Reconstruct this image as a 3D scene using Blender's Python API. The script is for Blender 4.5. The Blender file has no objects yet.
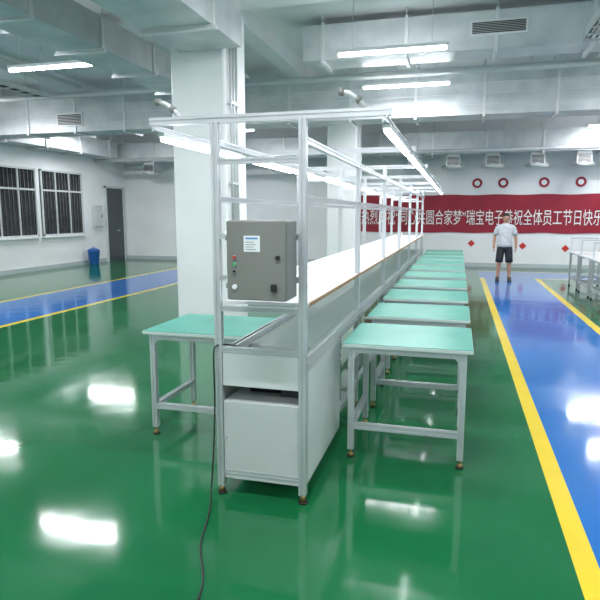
import bpy, math, random
from mathutils import Vector, Matrix
random.seed(3)
scene=bpy.context.scene
scene.view_settings.view_transform='Standard'
scene.view_settings.exposure=0.06

# ------------------------------------------------------------ materials
def mat(name,col,rough=0.5,metal=0.0,col2=None,nscale=3.0,bump=0.0,bscale=20.0,emit=None,estr=0.0,rough2=None,spec=None):
    m=bpy.data.materials.new(name); m.use_nodes=True
    nt=m.node_tree; b=nt.nodes['Principled BSDF']
    b.inputs['Base Color'].default_value=(*col,1); b.inputs['Roughness'].default_value=rough
    b.inputs['Metallic'].default_value=metal
    if spec is not None: b.inputs['Specular IOR Level'].default_value=spec
    tc=nt.nodes.new('ShaderNodeTexCoord')
    if col2 is None: col2=tuple(c*0.93 for c in col)
    n=nt.nodes.new('ShaderNodeTexNoise'); n.inputs['Scale'].default_value=nscale; n.inputs['Detail'].default_value=4
    nt.links.new(tc.outputs['Object'],n.inputs['Vector'])
    mr=nt.nodes.new('ShaderNodeMapRange'); mr.inputs[1].default_value=0.35; mr.inputs[2].default_value=0.65
    nt.links.new(n.outputs['Fac'],mr.inputs[0])
    mx=nt.nodes.new('ShaderNodeMix'); mx.data_type='RGBA'
    mx.inputs[6].default_value=(*col,1); mx.inputs[7].default_value=(*col2,1)
    nt.links.new(mr.outputs[0],mx.inputs[0]); nt.links.new(mx.outputs[2],b.inputs['Base Color'])
    if rough2 is not None:
        r=nt.nodes.new('ShaderNodeMapRange'); r.inputs[3].default_value=rough; r.inputs[4].default_value=rough2
        nt.links.new(mr.outputs[0],r.inputs[0]); nt.links.new(r.outputs[0],b.inputs['Roughness'])
    if bump:
        n2=nt.nodes.new('ShaderNodeTexNoise'); n2.inputs['Scale'].default_value=bscale; n2.inputs['Detail'].default_value=2
        nt.links.new(tc.outputs['Object'],n2.inputs['Vector'])
        bp=nt.nodes.new('ShaderNodeBump'); bp.inputs['Strength'].default_value=bump; bp.inputs['Distance'].default_value=0.02
        nt.links.new(n2.outputs['Fac'],bp.inputs['Height']); nt.links.new(bp.outputs['Normal'],b.inputs['Normal'])
    if emit:
        b.inputs['Emission Color'].default_value=(*emit,1); b.inputs['Emission Strength'].default_value=estr
    return m
M={}
M['green']=mat('epoxy_green',(0.008,0.125,0.042),0.07,col2=(0.010,0.145,0.050),nscale=0.8,bump=0.14,bscale=1.8,rough2=0.12,spec=.45)
M['blue']=mat('epoxy_blue',(0.016,0.14,0.45),0.08,col2=(0.020,0.16,0.50),nscale=0.8,bump=0.14,bscale=1.8,rough2=0.13,spec=.42)
M['yellow']=mat('line_yellow',(0.78,0.58,0.03),0.18,bump=0.08,bscale=2)
M['wall']=mat('wall_paint',(0.87,0.88,0.90),0.7,nscale=1.0)
M['wallgrey']=mat('wall_paint_grey',(0.62,0.66,0.68),0.6,nscale=1.0)  # plain grey paint, used on the electrical panel door
M['ceil']=mat('ceiling_paint',(0.76,0.77,0.78),0.8,nscale=1.5)
M['beam']=mat('beam_paint',(0.80,0.81,0.82),0.7,nscale=1.5)
M['column']=mat('column_paint',(0.86,0.88,0.90),0.45,nscale=0.9)
M['duct']=mat('duct_insulation',(0.66,0.68,0.70),0.38,0.25,col2=(0.52,0.55,0.57),nscale=2.5,bump=0.3,bscale=6)
M['flange']=mat('duct_flange',(0.76,0.77,0.78),0.35,0.25)
M['alu']=mat('aluminium',(0.66,0.68,0.71),0.33,0.55,col2=(0.60,0.62,0.65))
M['whitepanel']=mat('white_panel',(0.66,0.70,0.69),0.28,nscale=1.2)
M['greypanel']=mat('grey_panel',(0.54,0.58,0.57),0.32,nscale=1.2)
M['mat_green']=mat('esd_mat',(0.085,0.36,0.29),0.36,col2=(0.075,0.33,0.26),nscale=6)
M['edge']=mat('edge_trim',(0.58,0.68,0.65),0.4)
M['shelf']=mat('shelf_white',(0.86,0.87,0.88),0.3)
M['wood']=mat('wood_edge',(0.38,0.20,0.09),0.45)
M['belt']=mat('belt_grey',(0.42,0.49,0.46),0.45)
M['black']=mat('black_plastic',(0.015,0.015,0.017),0.4)
M['dark']=mat('dark_interior',(0.03,0.035,0.035),0.6)
M['brass']=mat('brass_foot',(0.35,0.24,0.10),0.35,0.8)
M['boxgrey']=mat('control_box_paint',(0.21,0.215,0.20),0.35,col2=(0.19,0.195,0.18))
M['boxdark']=mat('control_box_seam',(0.07,0.07,0.07),0.5)
M['label']=mat('label_white',(0.80,0.84,0.86),0.4)
M['labelblue']=mat('label_blue',(0.06,0.25,0.55),0.4)
M['red']=mat('red_plastic',(0.60,0.03,0.02),0.35)
M['greenbtn']=mat('green_button',(0.03,0.45,0.12),0.35)
M['banner']=mat('banner_cloth',(0.33,0.008,0.03),0.6,col2=(0.28,0.006,0.025),nscale=2)
M['bannertext']=mat('banner_text',(0.92,0.90,0.88),0.5)
M['glass']=mat('night_glass',(0.012,0.014,0.016),0.06,col2=(0.03,0.03,0.03))
M['frame']=mat('window_frame',(0.62,0.65,0.66),0.4)
M['grille']=mat('window_grille',(0.20,0.21,0.22),0.4)
M['doorp']=mat('door_paint',(0.06,0.075,0.09),0.3)
M['pipe']=mat('conduit',(0.62,0.65,0.66),0.35,0.3)
M['tube']=mat('led_tube',(1,1,1),0.4,emit=(0.94,0.97,1.0),estr=50)
M['tube2']=mat('bench_led_tube',(1,1,1),0.4,emit=(0.94,0.98,1.0),estr=15)
M['fix']=mat('fixture_white',(0.8,0.82,0.83),0.4)
M['skin']=mat('skin',(0.50,0.27,0.18),0.5)
M['hair']=mat('hair',(0.015,0.012,0.01),0.6)
M['shirt']=mat('shirt_cotton',(0.62,0.65,0.68),0.8,col2=(0.5,0.53,0.57),nscale=12)
M['shorts']=mat('shorts_dark',(0.025,0.028,0.035),0.8)
M['shoe']=mat('shoe',(0.05,0.045,0.04),0.5)
M['eye']=mat('eye_white',(0.7,0.7,0.7),0.3)
M['lip']=mat('lip',(0.35,0.12,0.10),0.5)
M['base']=mat('skirting',(0.50,0.55,0.57),0.5)
M['tabletop']=mat('laminate_white',(0.72,0.76,0.76),0.3)
M['bin']=mat('bin_blue',(0.02,0.12,0.40),0.35)

# ------------------------------------------------------------ builder
class MB:
    def __init__(s): s.v=[]; s.f=[]; s.m=[]; s.mats=[]; s.sm=[]
    def mi(s,k):
        if k not in s.mats: s.mats.append(k)
        return s.mats.index(k)
    def add(s,vs,fs,k,smooth=False):
        o=len(s.v); s.v+= [tuple(v) for v in vs]; i=s.mi(k)
        for f in fs: s.f.append(tuple(a+o for a in f)); s.m.append(i); s.sm.append(smooth)
    def box(s,a,b,k):
        x0,y0,z0=[min(a[i],b[i]) for i in range(3)]; x1,y1,z1=[max(a[i],b[i]) for i in range(3)]
        vs=[(x0,y0,z0),(x1,y0,z0),(x1,y1,z0),(x0,y1,z0),(x0,y0,z1),(x1,y0,z1),(x1,y1,z1),(x0,y1,z1)]
        s.add(vs,[(0,3,2,1),(4,5,6,7),(0,1,5,4),(1,2,6,5),(2,3,7,6),(3,0,4,7)],k)
    def cbox(s,a,b,k,c=0.004):
        x0,y0,z0=[min(a[i],b[i]) for i in range(3)]; x1,y1,z1=[max(a[i],b[i]) for i in range(3)]
        vs=[]; 
        for z,ins in ((z0,c),(z0+c,0),(z1-c,0),(z1,c)):
            X0,X1,Y0,Y1=x0+ins,x1-ins,y0+ins,y1-ins
            vs+=[(X0+c,Y0,z),(X1-c,Y0,z),(X1,Y0+c,z),(X1,Y1-c,z),(X1-c,Y1,z),(X0+c,Y1,z),(X0,Y1-c,z),(X0,Y0+c,z)]
        fs=[tuple(range(7,-1,-1)),tuple(range(24,32))]
        for l in range(3):
            for i in range(8):
                j=(i+1)%8; fs.append((l*8+i,l*8+j,(l+1)*8+j,(l+1)*8+i))
        s.add(vs,fs,k)
    def extr(s,sec,p0,p1,k,up=None):
        p0=Vector(p0);p1=Vector(p1); d=(p1-p0).normalized()
        u=Vector((0,0,1)) if abs(d.z)<0.9 else Vector((0,1,0))
        r=d.cross(u).normalized(); u=r.cross(d).normalized()
        n=len(sec); vs=[p0+r*a+u*b for a,b in sec]+[p1+r*a+u*b for a,b in sec]
        fs=[(i,(i+1)%n,n+(i+1)%n,n+i) for i in range(n)]
        fs.append(tuple(range(n-1,-1,-1))); fs.append(tuple(range(n,2*n)))
        s.add(vs,fs,k)
    def prof(s,p0,p1,w=0.04,k='alu',h=None):
        a=w/2; b=(h or w)/2; g=0.005; d=0.006
        sec=[(-a,-b),(-g,-b),(-g,-b+d),(g,-b+d),(g,-b),(a,-b),(a,-g),(a-d,-g),(a-d,g),(a,g),(a,b),(g,b),(g,b-d),(-g,b-d),(-g,b),(-a,b),(-a,g),(-a+d,g),(-a+d,-g),(-a,-g)]
        s.extr(sec,p0,p1,k)
    def cyl(s,p0,p1,r,k,seg=12,r2=None):
        s.tube([p0,p1],[r,r2 if r2 is not None else r],k,seg)
    def tube(s,pts,rad,k,seg=10,flat=1.0,smooth=True):
        pts=[Vector(p) for p in pts]; n=len(pts)
        if not isinstance(rad,(list,tuple)): rad=[rad]*n
        vs=[]; prev=None
        for i,p in enumerate(pts):
            d=(pts[min(i+1,n-1)]-pts[max(i-1,0)]).normalized()
            if prev is None:
                u=Vector((0,0,1)) if abs(d.z)<0.9 else Vector((0,1,0))
                r=d.cross(u).normalized()
            else:
                r=(prev-d*prev.dot(d)).normalized()
            prev=r; u=r.cross(d)
            for j in range(seg):
                t=2*math.pi*j/seg; vs.append(p+r*math.cos(t)*rad[i]+u*math.sin(t)*rad[i]*flat)
        fs=[]
        for i in range(n-1):
            for j in range(seg):
                q=(j+1)%seg; fs.append((i*seg+j,i*seg+q,(i+1)*seg+q,(i+1)*seg+j))
        s.add(vs,fs,k,smooth)
        o=len(s.v)-len(vs)
        i=s.mi(k)
        s.f.append(tuple(o+j for j in range(seg-1,-1,-1))); s.m.append(i); s.sm.append(False)
        s.f.append(tuple(o+(n-1)*seg+j for j in range(seg))); s.m.append(i); s.sm.append(False)
    def loft(s,rings,k,seg=20,cap=True):
        vs=[]
        for cx,cy,z,rx,ry in rings:
            for j in range(seg):
                t=2*math.pi*j/seg; vs.append((cx+rx*math.cos(t),cy+ry*math.sin(t),z))
        fs=[]
        for i in range(len(rings)-1):
            for j in range(seg):
                q=(j+1)%seg; fs.append((i*seg+j,i*seg+q,(i+1)*seg+q,(i+1)*seg+j))
        if cap: fs.append(tuple(range(seg-1,-1,-1))); fs.append(tuple((len(rings)-1)*seg+j for j in range(seg)))
        s.add(vs,fs,k,True)
    def sphere(s,c,r,k,seg=14,rings=9,sc=(1,1,1)):
        vs=[];fs=[]
        for i in range(rings+1):
            ph=math.pi*i/rings
            for j in range(seg):
                t=2*math.pi*j/seg
                vs.append((c[0]+r*sc[0]*math.sin(ph)*math.cos(t),c[1]+r*sc[1]*math.sin(ph)*math.sin(t),c[2]-r*sc[2]*math.cos(ph)))
        for i in range(rings):
            for j in range(seg):
                q=(j+1)%seg; fs.append((i*seg+j,i*seg+q,(i+1)*seg+q,(i+1)*seg+j))
        s.add(vs,fs,k,True)
    def mesh(s,name):
        me=bpy.data.meshes.new(name); me.from_pydata(s.v,[],s.f)
        for k in s.mats: me.materials.append(M[k])
        me.polygons.foreach_set('material_index',s.m); me.polygons.foreach_set('use_smooth',s.sm)
        me.update(); return me
    def obj(s,name,loc=(0,0,0),parent=None):
        o=bpy.data.objects.new(name,s.mesh(name)); o.location=loc
        scene.collection.objects.link(o)
        if parent: o.parent=parent
        return o
def inst(name,me,loc):
    o=bpy.data.objects.new(name,me); o.location=loc; scene.collection.objects.link(o); return o
def empty(name,loc=(0,0,0)):
    e=bpy.data.objects.new(name,None); e.location=loc; scene.collection.objects.link(e); return e

XL,XR,YN,YF,ZC=-11.7,7.0,-4.0,18.7,4.7
ZT=ZC-.01
# ------------------------------------------------------------ floor
xs=[XL,-8.22,-8.10,-6.42,-6.30,-3.7,-1.5,0.58,0.69,1.90,2.02,XR]
ys=[YN,8.95,9.12,15.4,15.52,17.2,17.32,YF]
m=MB()
for i in range(len(xs)-1):
    for j in range(len(ys)-1):
        xc=(xs[i]+xs[i+1])/2; yc=(ys[j]+ys[j+1])/2
        k='green'
        if -8.22<xc<-8.10 or -6.42<xc<-6.30: k='yellow'
        elif -8.10<xc<-6.42: k='blue'
        if yc<15.52:
            if .58<xc<.69 or 1.9<xc<2.02: k='yellow'
            elif .69<xc<1.9: k='blue'
        if 8.95<yc<9.12 and -3.7<xc<-1.5: k='yellow'
        if 15.4<yc<17.32 and xc>0.58:
            k='blue'
            if yc<15.52 and xc>1.9: k='yellow'
            if yc>17.2: k='yellow'
        m.add([(xs[i],ys[j],0),(xs[i+1],ys[j],0),(xs[i+1],ys[j+1],0),(xs[i],ys[j+1],0)],[(0,1,2,3)],k)
m.obj('floor')
# ------------------------------------------------------------ shell
def shell(name,a,b,k):
    q=MB(); q.box(a,b,k); return q.obj(name)
shell('ceiling',(XL-.2,YN-.2,ZC),(XR+.2,YF+.2,ZC+.15),'ceil')
shell('wall_back',(XL-.2,YF,0),(XR+.2,YF+.2,ZC),'wall')
shell('wall_front',(XL-.2,YN-.2,0),(XR+.2,YN,ZC),'wall')
shell('wall_left',(XL-.2,YN,0),(XL,YF,ZC),'wall')
shell('wall_right',(XR,YN,0),(XR+.2,YF,ZC),'wall')
shell('baseboard_back',(XL,YF-.02,0),(XR,YF,.12),'base')
shell('baseboard_left',(XL,YN,0),(XL+.02,17.4,.12),'base')
for i,(y0,y1) in enumerate([(1.0,1.35),(7.15,7.5),(13.6,13.95),(16.4,16.7)]):
    shell('ceiling_beam_%d'%(i+1),(XL,y0,4.25),(XR,y1,ZC),'beam')  # ceiling beams spanning the room's width
for i,x in enumerate([-9.0,-3.5,2.3]):
    q=MB(); q.box((x,YN,4.42),(x+.3,YF,ZC),'beam'); q.obj('ceiling_beam_%d'%(i+5))  # shallower ceiling beams along the room's length
def window(name,y0,y1,z0=.98,z1=2.9):
    q=MB(); X=XL+.005
    q.box((X,y0,z0),(X+.02,y1,z1),'glass')
    f=.05
    for a,b in [((X,y0,z0),(X+.06,y1,z0+f)),((X,y0,z1-f),(X+.06,y1,z1)),((X,y0,z0),(X+.06,y0+f,z1)),((X,y1-f,z0),(X+.06,y1,z1)),((X,y0,z0+1.3),(X+.05,y1,z0+1.35))]:
        q.box(a,b,'frame')
    n=3
    for i in range(1,n):
        yy=y0+(y1-y0)*i/n; q.box((X,yy-.02,z0),(X+.05,yy+.02,z1),'frame')
    for i in range(1,14):
        yy=y0+(y1-y0)*i/14; q.cyl((X+.035,yy,z0),(X+.035,yy,z1),.006,'grille',6)
    q.box((X,y0-.05,z0-.05),(X+.1,y1+.05,z0),'wall')
    q.obj(name)
window('window_1',14.3,16.2); window('window_2',12.0,14.1); window('window_3',9.4,11.6)
q=MB(); X=XL+.005
q.box((X,17.5,0),(X+.03,18.5,2.5),'doorp')
for a,b in [((X,17.43,0),(X+.07,17.5,2.57)),((X,18.5,0),(X+.07,18.57,2.57)),((X,17.43,2.5),(X+.07,18.57,2.57))]: q.box(a,b,'frame')
q.cyl((X+.03,18.1,1.05),(X+.09,18.1,1.05),.02,'alu')
q.box((X+.03,18.1,1.04),(X+.1,18.2,1.06),'alu')
q.obj('door_1')
q=MB(); q.cbox((XL+.003,16.7,1.2),(XL+.14,17.1,1.9),'greypanel'); q.box((XL+.14,16.73,1.23),(XL+.15,17.07,1.87),'wallgrey'); q.box((XL+.15,17.02,1.5),(XL+.165,17.04,1.6),'black'); q.obj('electrical_panel')
# waste bin
q=MB(); q.loft([(0,0,0,.14,.14),(0,0,.02,.15,.15),(0,0,.42,.19,.19),(0,0,.44,.205,.205),(0,0,.46,.20,.20)],'bin',24,True)
q.loft([(0,0,.46,.19,.19),(0,0,.50,.16,.16),(0,0,.53,.05,.05)],'bin',24,True); q.tube([(-.05,0,.52),(-.04,0,.56),(.04,0,.56),(.05,0,.52)],.01,'bin',8)
q.obj('waste_bin',(-11.35,16.2,0))

# ------------------------------------------------------------ columns
def column(x,y,w=.73,d=.75,name='support_column'):
    q=MB(); q.cbox((x,y,0),(x+w,y+d,4.25),'column',.02)
    q.cbox((x-.015,y-.015,0),(x+w+.015,y+d+.015,.1),'base',.005)
    for i,dy in enumerate([.14,.24,.34]):
        q.cyl((x+w+.03,y+dy,1.3 if i<2 else .9),(x+w+.03,y+dy,4.2),.018,'pipe',8)
    q.cbox((x+w,y+.08,1.1),(x+w+.09,y+.32,1.45),'whitepanel')
    for z in (2.0,3.0): q.box((x+w,y+.1,z),(x+w+.06,y+.4,z+.03),'alu')
    return q.obj(name)
column(-3.61,6.95); column(-3.2,14.2)

# ------------------------------------------------------------ ducts
def duct(name,a,b,axis,step=1.2,extra=None):
    q=MB(); q.box(a,b,'duct')
    lo,hi=a[axis],b[axis]; p=lo+.3
    while p<hi-.1:
        A=list(a);B=list(b)
        for i in range(3):
            if i!=axis: A[i]-=.025; B[i]+=.025
        A[axis]=p; B[axis]=p+.05; q.box(A,B,'flange'); 
        if axis==0:
            for yy in (a[1]-.03,b[1]+.03): q.cyl((p+.025,yy,b[2]-.05),(p+.025,yy,ZT),.008,'pipe',6)
            q.box((p,a[1]-.05,a[2]-.05),(p+.05,b[1]+.05,a[2]-.02),'flange')
        else:
            for xx in (a[0]-.03,b[0]+.03): q.cyl((xx,p+.025,b[2]-.05),(xx,p+.025,ZT),.008,'pipe',6)
            q.box((a[0]-.05,p,a[2]-.05),(b[0]+.05,p+.05,a[2]-.02),'flange')
        p+=step
    if extra: extra(q)
    return q.obj(name)
def grille(q,x0,x1,z0,z1,y):
    q.box((x0,y-.03,z0),(x1,y,z1),'flange')
    n=7
    for i in range(n):
        z=z0+.03+(z1-z0-.06)*i/n
        q.box((x0+.03,y-.035,z),(x1-.03,y-.03,z+(z1-z0)*.07),'dark')
def ex12(q):
    for x in (-9.2,-5.6,2.6): grille(q,x,x+.7,3.65,3.95,12.0)
    for z in (3.7,3.9,4.1): q.box((XL+.06,11.985,z),(XR-.06,12.0,z+.012),'flange')
def ex17(q):
    for x in (-10.4,-8.2,-5.8,-3.9,-1.6,-.5,0.6,1.8,3.0,5.2):
        q.box((x+.1,17.75,3.0),(x+.45,18.1,3.35),'flange'); q.loft([(x+.275,17.92,3.05,.3,.25),(x+.275,17.92,2.95,.34,.3)],'whitepanel',4)
        grille(q,x+.08,x+.47,3.0,3.3,17.75)
duct('ventilation_duct',(XL+.06,12.0,3.52),(XR-.06,12.7,4.3),0,1.3,ex12)
duct('ventilation_duct',(XL+.06,17.55,3.35),(XR-.06,18.2,3.95),0,1.5,ex17)
def ex9(q):
    grille(q,.05,.85,4.2,4.42,9.3)
duct('ventilation_duct',(-2.5,9.3,4.02),(XR-.06,9.9,4.55),0,1.3,ex9)
duct('ventilation_duct',(-3.45,YN+.1,3.62),(-2.62,6.9,4.15),1,1.2)
duct('ventilation_duct',(XL+.1,3.0,3.45),(XL+.7,17.3,3.95),1,1.5)
duct('ventilation_duct',(-5.15,YN+.1,3.72),(-4.5,10.6,4.12),1,1.3)
def tray(x,z,y0,y1):
    q=MB()
    for dx in (0,.3): q.box((x+dx,y0,z),(x+dx+.015,y1,z+.08),'pipe')
    y=y0
    while y<y1: q.box((x,y,z),(x+.315,y+.03,z+.02),'pipe'); y+=.3
    for dx in (.07,.12,.2): q.cyl((x+dx,y0,z+.035),(x+dx,y1,z+.035),.012,'black',6)
    y=y0+.5
    while y<y1:
        for dx in (-.01,.325): q.cyl((x+dx,y,z),(x+dx,y,ZT),.006,'pipe',6)
        y+=1.6
    q.obj('cable_tray')
tray(-4.2,4.1,-3,10.6); tray(1.5,3.95,-3,9.0); tray(-8.6,4.0,-3,10.6)
def pipe(pts,r,k='pipe'):
    q=MB(); q.tube(pts,r,k,12)
    for i in range(len(pts)-1):
        a=Vector(pts[i]);b=Vector(pts[i+1]); L=(b-a).length; n=max(1,int(L/2.2))
        for j in range(n):
            p=a+(b-a)*((j+.5)/n); 
            q.cyl(p,(p.x,p.y,ZT),.006,'pipe',6)
    q.obj('overhead_pipe')
pipe([(XL+.1,10.95,4.1),(XR-.1,10.95,4.1)],.05)
pipe([(XL+.1,11.3,4.22),(XR-.1,11.3,4.22)],.035)
pipe([(-7.6,-3,4.2),(-7.6,10.7,4.2)],.04)
pipe([(-5.6,-3,4.3),(-5.6,10.7,4.3)],.03)
pipe([(XL+.1,16.9,3.35),(XR-.1,16.9,3.35)],.05)
pipe([(2.8,-3,4.2),(2.8,8.9,4.2)],.05)

# ------------------------------------------------------------ ceiling lights
q=MB(); L=.78
q.cbox((-L,-.035,.04),(L,.035,.09),'fix',.008)
for s in (-1,1): 
    q.box((s*L,-.03,-.01),(s*(L-.03),.03,.05),'fix')
    q.cyl((s*.55,0,.09),(s*.55,0,ZT-3.85),.005,'pipe',6)
q.cyl((-L+.03,0,.012),(L-.03,0,.012),.019,'tube',10)
lm=q.mesh('fluorescent_ceiling_light')
pos=[(-1,y) for y in (-2,1.5,4.8,8.5,10.75,13.4)]+[(-6.2,y) for y in (-2,1.5,4.8,8.0,15.2)]+[(-10,y) for y in (1.5,5.5,14.8)]+[(-10.5,10.6)]+[(3.9,y) for y in (-2,1.5,4.8,8.2,11.1,14.2,16.8)]
for x,y in pos:
    o=inst('fluorescent_ceiling_light',lm,(x,y,3.85))
    ld=bpy.data.lights.new('lamp_glow','AREA'); ld.shape='RECTANGLE'; ld.size=1.5; ld.size_y=.06; ld.energy=62; ld.color=(.97,.975,1.0)
    lo=bpy.data.objects.new('lamp_glow',ld); lo.location=(0,0,-.012); lo.parent=o; scene.collection.objects.link(lo)

# ------------------------------------------------------------ workbench (side table)
TW,TD,TH=.82,.74,.79
q=MB()
q.cbox((0,0,TH-.028),(TW,TD,TH-.004),'edge',.003)
q.box((.003,.003,TH-.004),(TW-.003,TD-.003,TH),'mat_green')
ins=.055; w=.04
P=[(ins,ins),(TW-ins,ins),(ins,TD-ins),(TW-ins,TD-ins)]
for x,y in P:
    q.prof((x,y,.055),(x,y,TH-.028),w)
    q.cyl((x,y,.02),(x,y,.06),.008,'brass',8)
    q.cyl((x,y,0),(x,y,.012),.027,'black',14); q.cyl((x,y,.012),(x,y,.03),.024,'brass',14,.012)
    sx=1 if x<TW/2 else -1
    q.add([(x+sx*w/2,y-.015,TH-.07),(x+sx*(w/2+.035),y-.015,TH-.07),(x+sx*w/2,y-.015,TH-.105),(x+sx*w/2,y+.015,TH-.07),(x+sx*(w/2+.035),y+.015,TH-.07),(x+sx*w/2,y+.015,TH-.105)],[(0,1,2),(3,5,4),(1,4,5,2),(0,2,5,3)],'alu')
zt=TH-.049
for y in (ins,TD-ins): q.prof((ins+.02,y,zt),(TW-ins-.02,y,zt),w)
for x in (ins,TW-ins):
    q.prof((x,ins+.02,zt),(x,TD-ins-.02,zt),w); q.prof((x,ins+.02,.22),(x,TD-ins-.02,.22),w)
q.prof((ins+.02,ins,.22),(TW-ins-.02,ins,.22),w)
tm=q.mesh('workbench_table')
for i in range(10): inst('workbench_table',tm,(-.70,3.60+1.055*i,0))
inst('workbench_table',tm,(-2.17,3.62,0))

q=MB(); W2,D2,H2=.7,1.0,.78
q.cbox((0,0,H2-.03),(W2,D2,H2),'tabletop',.004)
for x in (.05,W2-.05):
    for y in (.05,D2-.05):
        q.prof((x,y,.03),(x,y,H2-.03)); q.cyl((x,y,0),(x,y,.03),.02,'black')
        q.prof((x,y,H2),(x,y,H2+.32),.03) if y>.5 else None
    q.prof((x,.07,.2),(x,D2-.07,.2))
q.prof((.05,D2-.05,H2+.3),(W2-.05,D2-.05,H2+.3),.03)
for y in (.05,D2-.05): q.prof((.07,y,.2),(W2-.07,y,.2)); q.prof((.07,y,H2-.05),(W2-.07,y,H2-.05))
m2=q.mesh('packing_table')
for i in range(4): inst('packing_table',m2,(2.45,9.9+1.15*i,0))
for i in range(3): inst('packing_table',m2,(3.6,10.6+1.3*i,0))

# ------------------------------------------------------------ assembly line
YA,YB=2.95,14.1; XA,XB=-1.28,-.79
q=MB()
yl=[YA+1.72*i for i in range(7)]; YE=yl[-1]+.4
for y in yl:
    for x in (XA,XB):
        q.prof((x,y,.05),(x,y,2.10)); q.cyl((x,y,0),(x,y,.012),.028,'black',14); q.cyl((x,y,.012),(x,y,.055),.02,'brass',12,.01)
    q.prof((-1.66,y,2.12),(-.34,y,2.12),.04,'alu',.04)
    q.prof((XA+.02,y,1.62+.28),(XB-.02,y,1.62+.28),.03)
    q.prof((XA+.02,y,1.10),(XB-.02,y,1.10),.03)
    q.prof((XA+.02,y,.14),(XB-.02,y,.14),.03)
for x in (XA,XB):
    q.prof((x,YA+.02,2.0),(x,YE,2.0),.035)
    q.prof((x,YA+.02,1.70),(x,YE,1.70),.03)
    q.prof((x,YA+.02,.80),(x,YE,.80),.04,'alu',.08)
    q.prof((x,YA+.02,.22),(x,YE,.22),.03)
for x in (-1.63,-.37):
    q.prof((x,YA-.02,2.085),(x,YE,2.085),.03)
    y=YA+.05
    while y<YE-1.2:
        q.box((x-.02,y,2.048),(x+.02,y+1.22,2.07),'fix'); q.cyl((x,y+.02,2.035),(x,y+1.2,2.035),.014,'tube2',8); y+=1.4
for x in (-1.16,):
    y=YA+.5
    while y<YE-1.2:
        q.box((x-.02,y,1.935),(x+.02,y+1.2,1.96),'fix'); q.cyl((x,y+.02,1.925),(x,y+1.18,1.925),.012,'tube2',8); y+=1.72
for z in (1.27,1.50): q.prof((XA+.02,YA,z),(XB-.02,YA,z),.03); q.box((-1.08,YA-.03,z-.015),(-.86,YA-.012,z+.015),'alu')
q.box((XA+.02,YA+.05,1.118),(XB+.012,YE,1.138),'shelf')
q.box((XB+.012,YA+.05,1.118),(XB+.022,YE,1.138),'wood'); q.box((XA+.02,YA+.038,1.122),(XB+.022,YA+.05,1.138),'shelf')
q.box((XA+.02,YA+.25,1.138),(XA+.028,YE,1.20),'shelf')
q.box((XA+.03,YA+.45,.79),(XB-.03,YE,.80),'belt')
q.cyl((XA+.03,YA+.45,.765),(XB-.03,YA+.45,.765),.035,'belt',16)
q.box((XA+.03,YA+.45,.73),(XB-.03,YE,.74),'belt')
q.prof((XA+.02,YA,.865),(XB-.02,YA,.865),.03)
q.cbox((XA+.022,YA-.012,.655),(XB-.022,YA+.004,.85),'whitepanel',.003)
q.box((XA+.02,YA,.655),(XB-.02,YA+.38,.665),'whitepanel')
q.cbox((XA+.022,YA-.012,.10),(XB-.022,YA+.004,.565),'greypanel',.003)
q.cbox((XA+.022,YA+.004,.545),(XB-.022,YA+.4,.565),'greypanel',.003)
q.box((XA+.022,YA+.4,.1),(XB-.022,YA+.41,.55),'greypanel')
q.box((XB+.005,YA+.022,.10),(XB+.017,YA+.95,.845),'greypanel')
q.box((XB+.017,YA+.04,.12),(XB+.020,YA+.93,.83),'whitepanel')
q.box((XA-.017,YA+.022,.10),(XA-.005,YA+.95,.845),'greypanel')
q.cyl((XA+.12,YA+.2,.605),(XB-.16,YA+.2,.605),.038,'black',16); q.cbox((XB-.17,YA+.13,.57),(XB-.06,YA+.27,.65),'dark')
q.cyl((XA+.06,YA+.2,.61),(XA+.12,YA+.2,.61),.03,'alu',14)
for z in (.14,.35,.53):
    for x in (XA+.04,XB-.04): q.cyl((x,YA-.016,z),(x,YA-.011,z),.006,'alu',8)
def elbow(x,sx):
    q.tube([(x,YA,2.225),(x+sx*.05,YA,2.215),(x+sx*.10,YA,2.18),(x+sx*.13,YA,2.14)],[.015,.014,.013,.013],'pipe',10)
    q.cyl((x-sx*.004,YA,2.226),(x+sx*.022,YA,2.223),.020,'boxgrey',12); q.cyl((x+sx*.085,YA,2.19),(x+sx*.105,YA,2.175),.019,'boxgrey',12)
elbow(-1.62,1); elbow(-.60,1)
q.obj('assembly_line')

# ------------------------------------------------------------ control box
q=MB(); bx0,bx1,by0,by1,bz0,bz1=-1.128,-.815,2.71,2.918,1.185,1.588
q.cbox((bx0,by0+.02,bz0),(bx1,by1,bz1),'boxgrey',.006)
q.box((bx0+.004,by0+.016,bz0+.004),(bx1-.004,by0+.02,bz1-.004),'boxdark')
q.cbox((bx0+.001,by0,bz0+.002),(bx1-.001,by0+.016,bz1-.002),'boxgrey',.005)
q.box((bx0+.095,by0-.002,bz1-.155),(bx0+.18,by0,bz1-.075),'label')
q.box((bx0+.105,by0-.003,bz1-.092),(bx0+.17,by0-.002,bz1-.084),'labelblue')
for i in range(4): q.box((bx0+.105,by0-.003,bz1-.108-.012*i),(bx0+.15+.01*(i%2),by0-.002,bz1-.105-.012*i),'boxgrey')
for z,k in ((bz0+.22,'red'),(bz0+.185,'greenbtn'),(bz0+.15,'black')):
    q.cyl((bx0+.045,by0,z),(bx0+.045,by0-.004,z),.011,'alu',14); q.cyl((bx0+.045,by0-.004,z),(bx0+.045,by0-.012,z),.008,k,14)
q.cyl((bx1-.04,by0,bz0+.22),(bx1-.04,by0-.01,bz0+.22),.012,'black',14)
q.cyl((bx0+.045,by0,bz0+.07),(bx0+.045,by0-.010,bz0+.07),.013,'label',14)
q.cbox((bx1-.075,by0-.018,bz0+.05),(bx1-.045,by0,bz0+.09),'black')
for z in (bz0+.06,bz1-.1): q.cyl((bx0-.003,by0+.012,z),(bx0-.003,by0+.012,z+.05),.006,'alu',8)
q.obj('electrical_control_box')
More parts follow.
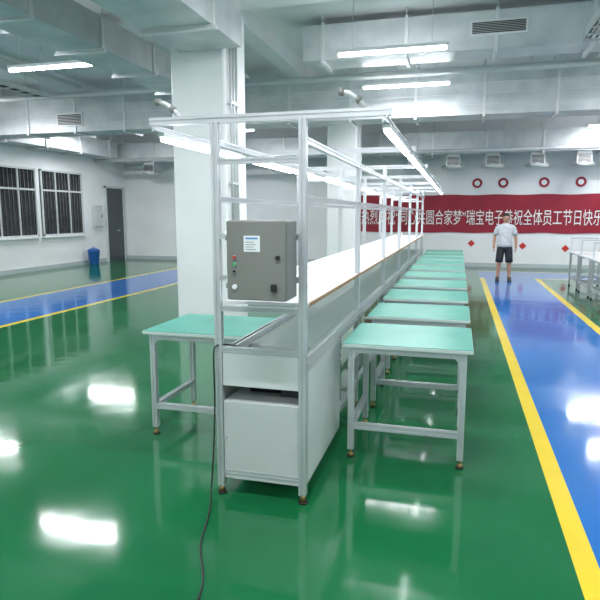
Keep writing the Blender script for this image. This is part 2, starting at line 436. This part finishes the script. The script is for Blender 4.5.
def bez(name,pts,r,k):
    c=bpy.data.curves.new(name,'CURVE'); c.dimensions='3D'; c.bevel_depth=r; c.bevel_resolution=3; c.resolution_u=10
    sp=c.splines.new('NURBS'); sp.points.add(len(pts)-1)
    for i,p in enumerate(pts): sp.points[i].co=(*p,1)
    sp.use_endpoint_u=True; sp.order_u=4
    o=bpy.data.objects.new(name,c); scene.collection.objects.link(o); c.materials.append(M[k]); return o
bez('power_cable',[(-1.20,3.1,.84),(-1.24,3.0,.885),(-1.29,2.91,.90),(-1.30,2.90,.86),(-1.29,2.90,.6),(-1.30,2.89,.3),(-1.31,2.86,.06),(-1.29,2.8,.008),(-1.23,2.64,.005),(-1.20,2.5,.005),(-1.15,2.35,.005),(-1.05,2.2,.005),(-.98,2.0,.005),(-.98,1.7,.005),(-1.1,1.3,.005)],.0048,'black')

# ------------------------------------------------------------ banner
ban=empty('congratulation_banner',(0,YF-.03,0))
q=MB(); n=40; x0,x1=-3.35,4.5; z0,z1=1.05,2.2
vs=[];fs=[]
for i in range(n+1):
    x=x0+(x1-x0)*i/n; 
    for z in (z0,z1): vs.append((x,.008*math.sin(i*1.7),z+.012*math.sin(i*.9)))
for i in range(n): fs.append((2*i,2*i+2,2*i+3,2*i+1))
q.add(vs,fs,'banner')
q.obj('cloth',parent=ban)
c=bpy.data.curves.new('lettering','FONT'); c.body='热烈庆祝“同心共圆合家梦”瑞宝电子恭祝全体员工节日快乐!'; c.size=.5; c.extrude=.002
t=bpy.data.objects.new('lettering',c); scene.collection.objects.link(t); c.materials.append(M['bannertext'])
t.rotation_euler=(math.pi/2,0,0); t.location=(-3.05,-.03,1.33); t.parent=ban
bpy.context.view_layer.update()
wd=t.dimensions.x
if wd>0: t.scale=(7.15/wd,1.0,1)
q=MB()
for x in (1.25,.5,2.4,3.4):
    q.cyl((x,0,2.55),(x,-.02,2.55),.19,'label',24); q.cyl((x,-.02,2.55),(x,-.026,2.55),.15,'banner',20); q.cyl((x,-.026,2.55),(x,-.03,2.55),.08,'label',20)
q.obj('round_emblem_sign',(0,YF-.002,0))
q=MB()
for x,z in ((0.4,.72),(1.9,.66),(3.1,.6),):
    q.add([(x,0,z-.11),(x+.11,0,z),(x,0,z+.11),(x-.11,0,z)],[(0,1,2,3)],'red')
q.obj('paper_decoration',(0,YF-.006,0))

# ------------------------------------------------------------ person
per=empty('standing_man',(1.10,14.8,0))
def skin(name,verts,edges,rads,k,root=0,lv=2):
    me=bpy.data.meshes.new(name); me.from_pydata(verts,edges,[]); me.materials.append(M[k])
    o=bpy.data.objects.new(name,me); scene.collection.objects.link(o); o.parent=per
    sm=o.modifiers.new('skin','SKIN'); sm.use_smooth_shade=True
    if not me.skin_vertices: me.skin_vertices.new()
    for i,r in enumerate(rads):
        me.skin_vertices[0].data[i].radius=r if isinstance(r,tuple) else (r,r)
        me.skin_vertices[0].data[i].use_root=(i==root)
    s2=o.modifiers.new('sub','SUBSURF'); s2.levels=lv; s2.render_levels=lv
    return o
V=[(0,0,.88),(0,0,1.06),(0,0,1.24),(0,.005,1.37),(0,0,1.42),(0,-.008,1.465),(0,-.014,1.53),(0,-.006,1.585)]
R=[(.13,.09),(.12,.09),(.13,.09),(.06,.055),.054,(.072,.078),(.086,.095),(.07,.08)]
E=[(0,1),(1,2),(2,3),(3,4),(4,5),(5,6),(6,7)]
for s in (-1,1):
    b=len(V)
    V+=[(s*.09,0,1.335),(s*.165,.005,1.32),(s*.21,.02,1.19),(s*.24,.03,1.07),(s*.25,0,.95),(s*.252,-.03,.85),(s*.252,-.04,.79)]
    R+=[.055,.05,.044,.040,.037,.026,(.022,.034)]
    E+=[(2,b),(b,b+1),(b+1,b+2),(b+2,b+3),(b+3,b+4),(b+4,b+5),(b+5,b+6)]
    c=len(V)
    V+=[(s*.09,0,.82),(s*.105,-.005,.64),(s*.115,-.01,.47),(s*.122,.015,.33),(s*.13,.015,.09),(s*.138,-.03,.05),(s*.14,-.10,.035)]
    R+=[.085,.075,.055,.056,.036,.028,(.028,.018)]
    E+=[(0,c),(c,c+1),(c+1,c+2),(c+2,c+3),(c+3,c+4),(c+4,c+5),(c+5,c+6)]
skin('body',V,E,R,'skin')
q=MB()
for s in (-1,1):
    base=Vector((s*.252,-.04,.79))
    for j,(dy,ln) in enumerate(((-.03,.066),(-.01,.075),(.011,.07),(.03,.055))):
        p=base+Vector((0,dy,-.005))
        q.tube([p,p+Vector((s*.002,-.002,-ln*.45)),p+Vector((-s*.010,-.004,-ln*.8)),p+Vector((-s*.022,-.006,-ln*1.05))],[.009,.0088,.008,.006],'skin',8)
    p=base+Vector((0,-.025,.025)); q.tube([p,p+Vector((-s*.006,-.03,-.02)),p+Vector((-s*.012,-.038,-.05))],[.011,.010,.007],'skin',8)
q.obj('fingers',parent=per)
q=MB()
q.loft([(0,0,.835,.178,.132),(0,0,.90,.172,.130),(0,0,1.0,.163,.130),(0,-.004,1.1,.162,.126),(0,0,1.20,.172,.120),(0,0,1.28,.178,.108),(0,0,1.33,.165,.094),(0,0,1.365,.125,.078),(0,.002,1.39,.080,.066),(0,.004,1.40,.062,.060)],'shirt',28)
for s in (-1,1):
    q.tube([(s*.09,0,1.318),(s*.14,.002,1.312),(s*.18,.006,1.275),(s*.203,.012,1.21),(s*.226,.022,1.12)],[.058,.062,.062,.060,.064],'shirt',18)
q.obj('t_shirt',parent=per)
q=MB()
q.loft([(0,0,.90,.155,.115),(0,0,.84,.165,.12),(0,0,.79,.165,.118),(0,0,.755,.13,.10),(0,0,.735,.07,.06)],'shorts',28)
for s in (-1,1): q.tube([(s*.078,0,.84),(s*.088,0,.76),(s*.098,0,.66),(s*.108,-.004,.56),(s*.115,-.006,.46)],[.09,.096,.092,.088,.089],'shorts',20)
q.obj('shorts',parent=per)
q=MB()
for s in (-1,1):
    x=s*.14
    q.loft([(x,-.055,0,.046,.135),(x,-.055,.02,.05,.14),(x,-.05,.055,.046,.125),(x-s*.004,-.01,.085,.044,.078),(x-s*.008,.012,.105,.044,.052)],'shoe',20)
q.obj('shoes',parent=per)
q=MB()
q.sphere((0,.022,1.575),.092,'hair',18,10,(1.0,1.0,.80))
for s in (-1,1):
    q.sphere((s*.030,-.093,1.535),.010,'eye',10,6,(1.2,.6,.7)); q.sphere((s*.030,-.100,1.535),.006,'hair',8,6,(1,.5,1))
    q.tube([(s*.015,-.098,1.550),(s*.032,-.100,1.554),(s*.048,-.090,1.550)],.0035,'hair',6)
    q.sphere((s*.084,-.002,1.525),.022,'skin',10,8,(.45,.8,1.3))
q.tube([(0,-.094,1.543),(0,-.106,1.522),(0,-.112,1.508),(0,-.098,1.500)],[.007,.010,.013,.008],'skin',8)
q.tube([(-.024,-.088,1.476),(0,-.096,1.474),(.024,-.088,1.476)],[.004,.006,.004],'lip',8)
q.obj('face_and_hair',parent=per)

# ------------------------------------------------------------ world & camera
w=bpy.data.worlds.new('World'); scene.world=w; w.use_nodes=True
w.node_tree.nodes['Background'].inputs[0].default_value=(.8,.9,1,1); w.node_tree.nodes['Background'].inputs[1].default_value=.3
cam=bpy.data.cameras.new('camera'); cam.sensor_width=36; cam.lens=34.5
co=bpy.data.objects.new('camera',cam); co.location=(0,0,1.62); co.rotation_euler=(math.radians(90-8.506),0,math.radians(15.3))
scene.collection.objects.link(co); scene.camera=co
